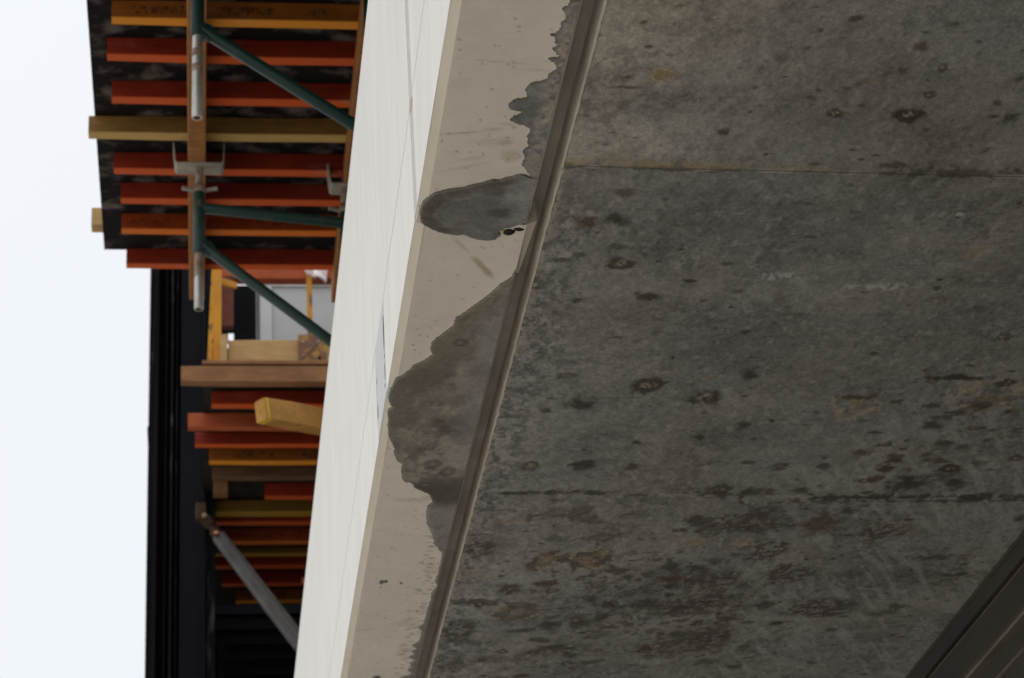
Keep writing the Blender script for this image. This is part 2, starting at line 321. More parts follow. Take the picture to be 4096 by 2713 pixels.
SPOTS = [(.878,3.732,.023,.026,3,.9),(.882,3.666,.012,.008,0,.5),(1.253,3.859,.022,.018,1,1),(1.414,3.865,.033,.021,1,1),(1.042,3.939,.014,.014,0,.8),(1.364,3.627,.014,.019,4,.8),(1.352,3.706,.018,.017,0,.7),(1.427,3.693,.011,.019,1,.7),
 (1.317,3.735,.02,.021,3,.35),(1.432,3.789,.014,.011,1,.7),(1.218,3.537,.015,.008,0,.8),(1.158,3.574,.008,.01,0,.7),(1.148,3.532,.006,.008,0,.6),(1.147,3.634,.01,.008,0,.5),(1.107,3.676,.014,.017,0,.4),(1.209,3.6,.011,.003,4,.7),
 (1.477,3.606,.012,.008,0,.7),(1.415,3.545,.006,.005,0,.6),(1.578,3.81,.01,.016,0,.7),(1.62,3.868,.019,.021,0,.8),(1.609,3.991,.009,.016,0,.6),(1.505,3.879,.007,.015,0,.6),(1.301,3.829,.009,.009,0,.6),(1.35,3.843,.007,.006,0,.5),
 (1.199,3.778,.009,.009,0,.7),(1.255,3.769,.009,.007,0,.6),(1.234,3.782,.006,.006,0,.6),(1.077,3.775,.008,.006,0,.6),(1.099,3.839,.008,.007,0,.6),(1.082,3.861,.008,.007,0,.6),(.819,3.78,.024,.006,4,.6),(.749,3.827,.01,.006,0,.5),
 (.758,3.885,.009,.006,0,.5),(.809,3.992,.008,.006,0,.5),(.738,3.608,.009,.01,0,.5),(.864,3.964,.008,.005,0,.5),(.814,3.947,.01,.004,0,.5),(.873,3.564,.005,.01,0,.5),(.88,3.506,.007,.006,0,.5),(1.424,4.059,.026,.01,0,.6),
 (1.356,4.035,.008,.006,0,.7),(1.598,3.73,.008,.014,0,.7),(1.57,3.63,.005,.005,0,.7),(1.462,3.918,.008,.006,0,.6),(1.519,3.551,.007,.005,0,.6),(.818,4.305,.019,.024,4,.9),(.875,4.294,.031,.024,0,.9),(.88,4.179,.019,.018,4,.6),
 (.919,4.484,.027,.028,1,.9),(.905,4.409,.017,.015,0,.6),(.781,4.471,.022,.018,0,.7),(.822,4.445,.017,.015,0,.6),(.848,4.663,.015,.015,0,.8),(1.008,4.638,.028,.019,0,.9),(.977,4.622,.01,.013,0,.6),(.932,5.208,.039,.036,0,.9),
 (1.084,5.098,.036,.031,1,.9),(1.241,5.165,.037,.036,1,.9),(1.33,5.038,.019,.022,0,.9),(.856,5.244,.016,.015,0,.7),(.876,5.045,.019,.015,1,.6),(1.236,5.053,.022,.017,3,.4),(1.379,5.327,.022,.016,0,.8),(1.271,4.809,.015,.011,0,.8),
 (1.615,4.923,.014,.012,0,.8),(1.677,4.59,.009,.013,0,.8),(1.641,5.223,.055,.072,3,.6),(1.638,5.165,.046,.015,0,.9),(1.859,5.058,.085,.015,0,.95),(1.97,5.159,.076,.091,3,.55),(1.974,5.211,.047,.053,0,.8),(1.876,5.336,.027,.027,0,.8),
 (1.914,5.263,.024,.016,0,.8),(2.053,5.257,.015,.019,0,.8),(1.996,5.35,.015,.014,0,.7),(2.052,5.426,.021,.014,0,.7),(1.943,5.446,.019,.014,0,.7),(1.995,5.468,.015,.014,0,.7),(1.832,5.425,.012,.014,0,.7),(1.118,5.433,.017,.014,0,.8),
 (1.275,5.4,.015,.011,0,.7),(1.418,5.415,.012,.011,0,.7),(.736,4.557,.017,.023,0,.7),(1.726,4.312,.011,.044,3,.4),(1.713,4.422,.015,.046,3,.5),(1.314,4.54,.066,.019,2,.5),(1.532,4.584,.078,.021,2,.5),(1.454,4.628,.026,.013,2,.4),
 (1.633,4.256,.025,.007,2,.6),(1.324,4.363,.022,.008,0,.6),(1.212,4.615,.013,.013,0,.6),(1.142,4.653,.011,.011,4,.8),(1.166,4.707,.008,.008,1,.8),(1.212,4.69,.008,.008,0,.8),(1.341,5.158,.011,.01,0,.6),(1.258,5.254,.013,.01,0,.6),
 (1.001,5.575,.032,.033,0,.9),(1.132,5.593,.02,.023,0,.8),(.847,5.577,.027,.029,1,.7),(1.116,5.433,.017,.014,0,.8),(1.276,5.4,.015,.014,0,.8),(1.646,5.59,.021,.02,0,.7),(1.636,5.533,.014,.016,0,.7),(1.825,5.605,.03,.028,0,.9),
 (1.997,5.607,.034,.025,0,.9),(1.926,5.72,.068,.049,0,.9),(2.041,5.721,.032,.049,0,.9),(1.4,5.738,.035,.026,1,.8),(1.495,5.757,.042,.024,0,.7),(.992,5.897,.064,.043,1,.5),(1.069,5.943,.043,.029,0,.5),(.852,5.957,.028,.018,3,.5),
 (.898,5.934,.014,.025,0,.6),(.973,6.073,.029,.026,0,.5),(1.118,6.076,.055,.03,1,.6),(1.381,5.967,.036,.037,0,.8),(1.506,5.979,.095,.056,5,.9),(1.734,5.983,.052,.075,4,.8),(1.554,5.898,.043,.036,5,.7),(1.8,5.897,.022,.025,0,.8),
 (1.926,6.043,.049,.057,5,.9),(2.003,6.054,.023,.028,4,.6),(1.384,6.134,.044,.042,3,.5),(1.512,6.128,.045,.035,3,.6),(1.61,6.188,.06,.069,5,.9),(.989,6.25,.044,.069,1,.8),(.989,6.25,.044,.069,3,.4),(1.115,6.253,.063,.069,1,.8),
 (1.115,6.253,.071,.069,3,.5),(1.193,6.324,.023,.036,0,.7),(.783,6.139,.043,.053,5,.9),(.788,6.363,.045,.04,3,.4),(1.364,6.309,.03,.036,0,.8),(1.726,6.369,.062,.058,5,.9),(1.247,6.376,.021,.029,0,.8),(1.014,6.44,.027,.037,1,.7),
 (1.159,6.445,.027,.046,5,.8),(.905,6.467,.03,.037,5,.9),(.817,6.569,.084,.03,0,.7),(.95,6.659,.07,.066,1,.6),(.95,6.659,.078,.074,3,.4),(1.222,6.608,.031,.03,0,.8),(1.215,6.712,.02,.044,0,.6),(1.332,6.612,.047,.048,0,.8),
 (1.485,6.634,.119,.055,5,.9),(1.531,6.466,.086,.084,5,.8),(1.403,6.401,.069,.062,5,.7),(1.71,6.616,.036,.022,0,.8),(1.896,6.659,.089,.062,5,1),(2.153,6.657,.033,.022,0,.7),(2.102,6.711,.041,.034,0,.6),(1.068,6.788,.032,.032,0,.8),
 (1.154,6.776,.032,.041,0,.7),(1.599,6.895,.058,.075,5,.9),(1.491,6.879,.033,.032,0,.7),(1.512,6.997,.1,.06,5,.8),(1.729,7.006,.025,.043,0,.6),(1.632,7.146,.038,.05,0,.7),(1.726,7.195,.034,.025,0,.7),(.79,6.829,.047,.08,5,.8),
 (.786,7.119,.049,.044,5,.6),(.921,7.089,.049,.034,5,.6),(1.049,7.071,.049,.06,5,.6),(2.216,6.594,.012,.013,0,.8),(2.268,6.389,.02,.017,0,.8),(2.231,6.396,.02,.017,0,.8),(2.134,6.25,.047,.024,5,.9),(1.931,6.355,.019,.051,5,.7),
 (1.975,6.853,.025,.019,0,.7),(1.984,7.17,.016,.015,0,.7),(2.311,5.957,.019,.026,0,.7),(.986,6.825,.036,.02,0,.7),(1.044,6.907,.036,.021,0,.7),(1.11,6.979,.037,.021,0,.7),(1.177,7.053,.037,.022,0,.7),(1.246,7.128,.037,.022,0,.7)]

# ================================================================== the setting
ground = box('ground', -120, 120, -120, 160, -1.75, -1.6, 'ground'); tag(ground, kind='structure')
bounce_sink = box('bounce_sink_under_deck', 1.7, 34, -24, 40, -1.604, -1.594, 'bounce_sink'); tag(bounce_sink, kind='structure')  # dark sheet added out of view to cut ground bounce onto the soffit

# ------------------------------------------------------------------ deck slab with its soffit panels
def panel_sheet(name, x0, x1, lo, hi, step, zf, cf, mat, parent):
    xs = np.linspace(x0, x1, int((x1 - x0) / step) + 1)
    n = int((hi(xs).max() - lo(xs).min()) / (step * 1.1)) + 1
    return grid_sheet2(name, xs, n, lo, hi, zf, cf, mat, parent)

def grid_sheet2(name, xs, n, lo, hi, zf, cf, mat, parent):
    t = np.linspace(0, 1, n); X = np.repeat(xs[:, None], n, 1); Y = lo(X) + (hi(X) - lo(X)) * t[None, :]
    nx, ny = X.shape; Z = zf(X, Y) + EYE; C = np.clip(cf(X, Y), .004, .9)
    c = np.array([X.mean(), Y.mean(), Z.min()])
    co = np.stack([X - c[0], Y - c[1], Z - c[2]], -1).reshape(-1, 3)
    i = np.arange(nx * ny).reshape(nx, ny)
    q = np.stack([i[:-1, :-1], i[:-1, 1:], i[1:, 1:], i[1:, :-1]], -1).reshape(-1, 4)
    me = bpy.data.meshes.new(name)
    me.vertices.add(len(co)); me.vertices.foreach_set('co', co.ravel())
    me.loops.add(q.size); me.loops.foreach_set('vertex_index', q.ravel().astype(np.int32))
    me.polygons.add(len(q)); me.polygons.foreach_set('loop_start', np.arange(0, q.size, 4, dtype=np.int32))
    me.polygons.foreach_set('loop_total', np.full(len(q), 4, np.int32))
    me.update(calc_edges=True)
    a = me.attributes.new('Col', 'FLOAT_COLOR', 'POINT')
    a.data.foreach_set('color', np.concatenate([C.reshape(-1, 3), np.ones((nx * ny, 1))], 1).astype(np.float32).ravel())
    me.polygons.foreach_set('use_smooth', [True] * len(me.polygons))
    me.materials.append(M[mat]); me.update()
    o = bpy.data.objects.new(name, me); COL.objects.link(o)
    o.parent = parent; o.location = Vector(c) - origin(parent)
    return o

J1 = lambda x: 4.075 + .022 * (x - .734)
J2 = lambda x: 5.758 + .040 * (x - .725)

def blend(C, mask, col): return C * (1 - mask[..., None]) + np.array(col) * mask[..., None]

def soffit_colour(X, Y):
    wx, wy = fbm(X * 14, Y * 14, 3) - .5, fbm(X * 14, Y * 14, 9) - .5
    n1 = fbm(X * 6, Y * 5, 21, 5); n2 = fbm(X * 38 + wx * 3, Y * 30 + wy * 3, 33, 4); n3 = fbm(X * 90, Y * 60, 45, 3); n4 = fbm(X * 2, Y * 16, 51, 4)
    p1 = sstep(-.004, .004, J1(X) - Y); p3 = sstep(-.004, .004, Y - J2(X))
    base = np.ones(X.shape + (3,)) * np.array((.200, .193, .177))
    base = blend(base, p1 * (.95 - .8 * sstep(.75, 1.35, X)), (.318, .288, .245))  # warm stain of this panel, with light from the open side put in
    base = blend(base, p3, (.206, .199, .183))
    base = base * (1 + .22 * (1 - sstep(.75, 1.3, X)))[..., None]  # brighter towards the groove: falloff of side light put into colour
    val = 1 + .7 * (n1 - .5) + .5 * (n2 - .5) + .45 * (n3 - .5) + .35 * (n4 - .5) + .45 * (fbm(X * 190, Y * 120, 47, 2) - .5)
    C = base * val[..., None]
    # warm / cool drift
    w = fbm(X * 4, Y * 4, 71, 4)
    C = C * (1 + (w[..., None] - .5) * np.array((.14, .02, -.12)))
    # pale laitance speckle in the middle panel
    C = blend(C, sstep(.62, .74, fbm(X * 55, Y * 38, 81, 3)) * .30 * (1 - p1), (.40, .39, .37))
    # blackened mottling along the groove
    edge = (1 - sstep(.76, .95, X + .12 * wx)) * (1 - p1 * .8) * sstep(4.08, 4.3, Y)
    C = blend(C, sstep(.46, .62, fbm(X * 62, Y * 40, 91, 5, .7)) * edge * .62, (.07, .072, .076))
    C = blend(C, sstep(.56, .70, fbm(X * 50, Y * 34, 101, 4)) * edge * .6, (.42, .40, .37))
    # brown mottling of the far panel
    dens = p3 * (.35 + .65 * np.exp(-((X - 1.5) / .45) ** 2 - ((Y - 6.5) / .5) ** 2)) * sstep(.42, .60, fbm(X * 5, Y * 5, 95, 3))
    C = blend(C, sstep(.50, .60, fbm(X * 55 + wx * 4 + Y * 14, Y * 42, 97, 5, .62)) * dens * .85, (.065, .053, .040))
    C = blend(C, sstep(.56, .66, fbm(X * 48, Y * 40, 99, 4, .6)) * (1 - p3) * sstep(.5, .68, fbm(X * 4, Y * 4, 103, 3)) * .45, (.11, .092, .07))
    crust = (1 - sstep(.004, .016, X - .734 + .014 * (n2 - .5))) * sstep(.38, .55, n3)
    C = blend(C, crust * .75, (.42, .375, .305))
    # wiped diagonal streaks towards the girder
    u = X * .45 + Y * .9; v = X * .9 - Y * .45
    st = sstep(.50, .66, fbm(v * 42, u * 7, 111, 4)) * sstep(1.35, 1.8, X) * sstep(4.9, 5.4, Y)
    C = blend(C, st * .4, (.36, .35, .33))
    # stray small marks, thicker where the formwork leaked
    R = np.random.RandomState(8); extra = []
    for k in range(1700):
        x, y = R.uniform(.74, 2.35), R.uniform(3.3, 7.5)
        d = .18 + .5 * (y > 5.8) + .45 * math.exp(-((x - 1.55) / .35) ** 2 - ((y - 6.5) / .5) ** 2) + .35 * math.exp(-((x - 1.9) / .3) ** 2 - ((y - 5.3) / .35) ** 2)
        if R.rand() < d: extra.append((x, y, R.uniform(.003, .011) * R.choice((1, 1, 1.7)), R.uniform(.003, .010), 0 if R.rand() < .8 else 4, R.uniform(.4, .9)))
    for k in range(150):                     # larger blotches where the forms leaked most
        g = k % 3; x, y = ((R.normal(1.45, .22), R.normal(6.45, .28)), (R.normal(1.95, .2), R.normal(5.45, .25)), (R.normal(1.05, .25), R.normal(6.9, .3)))[g]
        if .76 < x < 2.33: extra.append((x, y, R.uniform(.009, .030), R.uniform(.008, .022), int(R.choice((0, 0, 1, 1, 5, 5, 4))), R.uniform(.5, .95)))
    lo, hi = Y.min() - .2, Y.max() + .2
    step = X[1, 0] - X[0, 0]
    for x, y, rx, ry, t, s in SPOTS + extra:
        if not (lo < y < hi): continue
        i0 = max(0, int((x - rx * 2.2 - X[0, 0]) / step)); i1 = min(X.shape[0], int((x + rx * 2.2 - X[0, 0]) / step) + 2)
        if i1 <= i0: continue
        row = Y[min(i0, X.shape[0] - 1)]; j0 = max(0, np.searchsorted(row, y - ry * 2.2 - .02) - 1); j1 = min(X.shape[1], np.searchsorted(row, y + ry * 2.2 + .02) + 1)
        if j1 <= j0: continue
        sl = (slice(i0, i1), slice(j0, j1)); x_, y_ = X[sl], Y[sl]
        jx, jy = wx[sl] * min(.05, rx * 1.3), wy[sl] * min(.05, ry * 1.3)
        r = np.hypot((x_ - x + jx) / rx, (y_ - y + jy) / ry) / (1.22 if rx > .012 else 1.0); rn = r + (n2[sl] - .5) * .9 + (n3[sl] - .5) * .5
        Cs = C[sl]
        if t == 0: Cs = blend(Cs, (1 - sstep(.35, 1.2, rn)) * s, (.046, .038, .027))
        elif t == 1:
            Cs = blend(Cs, (1 - sstep(.55, 1.2, rn)) * s, (.050, .041, .029))
            Cs = blend(Cs, (1 - sstep(.2, .6, r)) * sstep(.44, .56, fbm(x_ * 170, y_ * 120, 133, 2)) * s * .9, (.33, .29, .225))
        elif t == 2: Cs = blend(Cs, (1 - sstep(.3, 1.1, rn)) * sstep(.42, .56, fbm(x_ * 110, y_ * 60, 131, 3)) * min(1, s * 1.5), (.46, .46, .44))
        elif t == 3: Cs = blend(Cs, (1 - sstep(.4, 1.15, rn)) * s * (.9 if s > .8 else .85 * sstep(.42, .58, n2[sl])), (.30, .215, .10))
        if t == 3: Cs = blend(Cs, (1 - sstep(.06, .16, np.abs(rn - .85))) * s * .7 * sstep(.35, .6, n3[sl]), (.50, .40, .23))
        elif t == 4: Cs = blend(Cs, (1 - sstep(.4, 1.15, rn)) * s, (.085, .053, .034))
        elif t == 5:
            f = sstep(.40, .52, fbm(x_ * 75 + y_ * 25, y_ * 52, 141, 4, .65)); Cs = blend(Cs, (1 - sstep(.6, 1.5, r)) * f * s, (.052, .042, .031))
            Cs = blend(Cs, (1 - sstep(.5, 1.3, r)) * .3 * s, (.13, .112, .095))
        C[sl] = Cs
    # dirt that gathered in the two board joints
    for x, y, rx, ry, s in ((2.0, 5.80, .34, .022, .9), (1.45, 5.775, .16, .018, .7), (.95, 5.755, .16, .016, .85), (1.95, 5.83, .4, .012, .7), (1.6, 4.085, .16, .016, .6)):
        r = np.hypot((X - x) / rx, (Y - y) / ry) + (n2 - .5) * 2.6 + (n3 - .5) * 1.2; C = blend(C, (1 - sstep(.3, 1.2, r)) * s, (.058, .049, .037))
    for J, seed, amt in ((J1, 151, .8), (J2, 161, .95)):
        d = np.abs(Y - J(X)); wid = .0026 + .03 * np.clip(fbm(X * 7, X * 0 + seed, seed, 4) - .47, 0, 1) * 2.4
        C = blend(C, (1 - sstep(wid * .6, wid, d + (n2 - .5) * .012)) * amt * (.5 + .5 * n2), (.055, .046, .035))
        C = blend(C, (1 - sstep(.0015, .004, np.abs(d - .005))) * sstep(.45, .6, fbm(X * 20, Y * 0, seed + 4, 3)) * .6, (.42, .40, .36))
    d = J1(X) - Y
    C = blend(C, (1 - sstep(.012, .055, d + (n2 - .5) * .05)) * (d > 0) * (1 - sstep(1.0, 1.5, X)) * .6 * sstep(.35, .6, n2), (.33, .25, .11))
    return C

def soffit_z(off):
    def f(X, Y): return 2.5 + off + .0022 * (fbm(X * 3, Y * 3, 171, 3) - .5) + .0014 * (fbm(X * 45, Y * 36, 181, 3) - .5)
    return f

M['wall'] = plain('lit_groove_wall', (.50, .46, .385), (.34, .305, .245), 12, (1, .6, 1), .85, space='World')  # paler than the groove back: sky light from the left put into colour
deck = empty('bridge_deck', 4.5, 5, 2.5, 'dark grey stained concrete deck slab with crosswise board joints on its underside', 'bridge deck')
box('slab', .733, 34, -24, 40, 2.504, 2.78, 'slab', deck)
box('slab_edge', .52, .7325, -24, 40, 2.561, 2.779, 'groove_dark', deck)
de = G(); dr = random.Random(12); dys = [-24.] + list(np.linspace(2.3, 9, 420)) + [40.]; dv = []
for y in dys:                                # cast arris, chipped and a little wavy
    e = dr.uniform(-.0012, .0012) + (dr.uniform(.001, .004) if dr.random() < .12 else 0)
    dv += [(.7310 + dr.uniform(-.0006, .0006), y, 2.5606), (.7308 + dr.uniform(-.0008, .0008), y, 2.512), (.7312 + e * .5, y, 2.5008 + abs(e)), (.7355 + e, y, 2.4990), (.7362, y, 2.5606)]
de.add(dv, [(5 * k + a, 5 * k + b, 5 * k + 5 + b, 5 * k + 5 + a) for k in range(len(dys) - 1) for a, b in ((0, 1), (1, 2), (2, 3), (3, 4))])
de.put('drip_edge', 'wall', deck)
K = lambda c: (lambda x: c + 0 * x)
panel_sheet('soffit_panel', .734, 2.356, K(2.39), lambda x: J1(x),   .0035, soffit_z(.0006), soffit_colour, 'soffit', deck)
panel_sheet('soffit_panel', .734, 2.356, lambda x: J1(x), lambda x: J2(x),   .0035, soffit_z(.0004), soffit_colour, 'soffit', deck)
panel_sheet('soffit_panel', .734, 2.356, lambda x: J2(x), K(7.44),   .0035, soffit_z(.0012), soffit_colour, 'soffit', deck)
panel_sheet('soffit_panel', .734, 2.356, K(7.444), K(9.1), .012, soffit_z(.001), soffit_colour, 'soffit', deck)

# ------------------------------------------------------------------ precast fascia panels, white outside and beige beneath
CRACK = [(-24, 2.815), (3.0, 2.812), (3.94, 2.808), (4.08, 2.799), (4.25, 2.794), (4.33, 2.789), (4.46, 2.784), (4.69, 2.779), (4.93, 2.780), (5.15, 2.772), (5.41, 2.772),
         (5.58, 2.774), (5.8, 2.762), (5.97, 2.768), (6.2, 2.758), (6.49, 2.762), (6.92, 2.756), (7.35, 2.742), (7.76, 2.738), (12, 2.70), (40, 2.65)]
def crack_line(y0, y1, seed):
    r = random.Random(seed); ys = [y0] + [y for y in np.linspace(2, 11, 121) if y0 < y < y1] + [y1]
    return [(y, float(np.interp(y, *zip(*CRACK))) + r.uniform(-.0012, .0012)) for y in ys]

def face_strip(name, low, high, x0, x1, mat, parent):
    """upright plate between two polylines of (y, z)"""
    n = len(low); v = []
    for x in (x0, x1): v += [(x, y, z) for y, z in low] + [(x, y, z) for y, z in high]
    f = []
    for i in range(n - 1):
        f += [(i, i + 1, n + i + 1, n + i), (2 * n + i, 3 * n + i, 3 * n + i + 1, 2 * n + i + 1),
              (i, 2 * n + i, 2 * n + i + 1, i + 1), (n + i, n + i + 1, 3 * n + i + 1, 3 * n + i)]
    f += [(0, n, 3 * n, 2 * n), (n - 1, 3 * n - 1, 4 * n - 1, 2 * n - 1)]
    return put(name, v, f, mat, parent)

SMEARS = [  # (x, y, half length, half width, angle, strength) brown wipes on the beige underside
    (.513, 3.955, .050, .006, -.15, .55), (.575, 3.94, .030, .010, -.1, .35), (.60, 3.92, .022, .009, .2, .3), (.57, 3.985, .055, .016, -.1, .22),
    (.607, 3.99, .018, .012, 0, .4), (.62, 4.04, .028, .03, 0, .4), (.545, 4.05, .06, .010, -.35, .25), (.53, 4.085, .06, .008, -.4, .22),
    (.617, 4.51, .066, .011, 1.07, .8), (.555, 4.405, .06, .007, 1.0, .4), (.63, 5.78, .05, .03, 0, .4), (.57, 5.80, .07, .02, .1, .3),
    (.655, 6.3, .03, .10, 0, .25), (.62, 6.75, .05, .04, .3, .25), (.50, 6.80, .045, .006, -.4, .35), (.64, 7.0, .04, .08, 0, .25), (.55, 3.70, .09, .003, .12, .4), (.63, 3.725, .05, .003, .02, .35)]
SPECKS = [(.522, 6.40, .006, .017), (.534, 6.395, .006, .012), (.58, 6.41, .0035, .009), (.565, 7.245, .013, .022)]
def lip_colour(X, Y):
    n1 = fbm(X * 9, Y * 4, 201, 4); n2 = fbm(X * 30, Y * 30, 211, 4)
    C = np.ones(X.shape + (3,)) * np.array((.72, .67, .57)); C = C * (1 + .16 * (n1 - .5) + .10 * (n2 - .5))[..., None]
    C = blend(C, sstep(.60, .75, fbm(X * 7, Y * 9, 221, 4)) * .35, (.64, .59, .49))
    for x, y, a, b, th, s in SMEARS:
        dx, dy = X - x, Y - y; c, k = math.cos(th), math.sin(th); u, v = dx * c + dy * k, -dx * k + dy * c
        m = (1 - sstep(.3, 1.1, np.hypot(u / a, v / b) + (n2 - .5) * .8)); C = blend(C, m * s * (.55 + .6 * fbm(u * 30, v * 160, 231, 3)), (.36, .265, .18))
    R = np.random.RandomState(5); sp = list(SPECKS)
    for k in range(260): sp.append((R.uniform(.475, .688), R.uniform(3.3, 7.5), R.uniform(.0012, .003), R.uniform(.0015, .0035)))
    for k in range(150): sp.append((R.uniform(.62, .688), R.uniform(6.0, 7.5), R.uniform(.004, .012), R.uniform(.002, .004)))
    step = X[1, 0] - X[0, 0]; row = Y[0]
    for k, (x, y, rx, ry) in enumerate(sp):
        i0, i1 = max(0, int((x - rx - X[0, 0]) / step) - 2), int((x + rx - X[0, 0]) / step) + 3
        j0, j1 = max(0, np.searchsorted(row, y - ry) - 2), np.searchsorted(row, y + ry) + 2
        if y < row[0] or y > row[-1]: continue
        sl = (slice(i0, i1), slice(j0, j1)); r = np.hypot((X[sl] - x) / (rx + .001), (Y[sl] - y) / (ry + .001))
        C[sl] = blend(C[sl], (1 - sstep(.5, 1.3, r)) * (.95 if k < 4 else .55), (.05, .042, .034) if k < 4 else (.15, .12, .09))
    return C
def lip_z(X, Y): return 2.5 + .0006 * (fbm(X * 6, Y * 6, 241, 3) - .5)

def fascia(y0, y1, fine0, fine1, label, seed):
    r = empty('fascia_panel', .56, (y0 + y1) / 2, 2.5, label, 'fascia panel', 'fascia panels along the deck edge')
    cl = crack_line(y0, y1, seed); a = [(y, z - .0024) for y, z in cl]; b = [(y, z + .0024) for y, z in cl]
    face_strip('upper_face', b, [(y, 3.765) for y, z in cl], .449, .53, 'white', r)
    face_strip('lower_face', [(y, 2.5075) for y, z in cl], a, .449, .53, 'white', r)
    box('backing', .495, .529, y0 + .002, y1 - .002, 2.52, 3.75, 'steel', r)
    ch = G()
    ys = [y0] + [y for y in np.linspace(2, 11, 91) if y0 < y < y1] + [y1]; v = []; N = len(ys) - 1
    jr = random.Random(seed + 5)
    for y in ys: v += [(.4492, y, 2.508 + jr.uniform(-.0006, .0006)), (.4690, y, 2.5 + jr.uniform(-.0004, .0004)), (.53, y, 2.508)]
    f = [q for k in range(N) for q in ((3 * k, 3 * k + 1, 3 * k + 4, 3 * k + 3), (3 * k + 1, 3 * k + 2, 3 * k + 5, 3 * k + 4))]
    put('chamfer', v, f, 'chamfer', r)
    box('lip', .4705, .690, y0, y1, 2.5022, 2.58, 'groove', r)
    panel_sheet('lip_soffit', .469, .690, K(fine0), K(fine1), .004, lip_z, lip_colour, 'lip', r)
    return r
M['chamfer'] = plain('chamfer_precast', (.72, .67, .57), (.60, .54, .43), 9, (1, .35, 1), .7, lo=.25, hi=.6, bs=.05, space='World')
fa = fascia(-24, 4.252, 2.4, 4.252, 'white fascia panel ending at the wide grey sealant joint, longer edge hidden overhead', 1)
fb = fascia(4.318, 40, 4.318, 9.0, 'white fascia panel with a square pale blue-grey bare patch low on its face', 2)
fa['label'] = 'white fascia panel before the upright grey sealant joint, small ragged grout stains under it'
sl = box('joint_sealant', .4496, .52, 4.2525, 4.3175, 2.512, 3.76, 'sealant', fb)
box('joint_mortar', .470, .690, 4.2525, 4.3175, 2.503, 2.58, 'groove', fb)
box('joint_plug', .4515, .47, 4.2535, 4.3165, 2.503, 2.511, 'chamfer', fb)
put('spall', [(.4487, 4.255, 2.782), (.4487, 4.318, 2.797), (.4487, 4.33, 2.786), (.4487, 4.30, 2.772), (.4487, 4.268, 2.768), (.4525, 4.29, 2.785)],
    [(0, 1, 5), (1, 2, 5), (2, 3, 5), (3, 4, 5), (4, 0, 5)], 'rust_wood', fb)
bp = face_strip('bare_patch', [(5.157, 2.509), (5.25, 2.5095), (5.34, 2.509), (5.432, 2.509)], [(5.158, 2.767), (5.25, 2.766), (5.34, 2.769), (5.425, 2.768)], .4478, .451, 'patch', fb)
for y, z0, z1, w in ((5.168, 2.63, 2.73, .012), (5.43, 2.53, 2.76, .0025), (5.17, 2.55, 2.60, .006), (5.415, 2.56, 2.60, .008), (5.18, 2.535, 2.545, .008), (5.42, 2.66, 2.675, .006), (5.165, 2.607, 2.62, .006)):
    n = 8; v = [(.4472, y, (z0 + z1) / 2)] + [(.4472, y + w * math.cos(k * math.pi / 4) * .8, (z0 + z1) / 2 + (z1 - z0) / 2 * math.sin(k * math.pi / 4)) for k in range(8)]
    put('gap', v + [(.4476, a, b) for _, a, b in v], [(0, 1 + k, 1 + (k + 1) % 8) for k in range(8)] + [(9, 10 + k, 10 + (k + 1) % 8) for k in range(8)], 'steel', bp)

# ------------------------------------------------------------------ grout that leaked out of the groove and set under the panels
def refine(pts, seed, n=7, amp=.0022):
    r = random.Random(seed); out = []
    for (x0, y0), (x1, y1) in zip(pts, pts[1:]):
        L = math.hypot(x1 - x0, y1 - y0); m = max(1, min(n, int(L / .005)))
        for k in range(m):
            t = k / m; j = amp if k else amp * .3
            out.append((x0 + (x1 - x0) * t + r.uniform(-j, j), y0 + (y1 - y0) * t + r.uniform(-j, j)))
    out.append(pts[-1]); return out

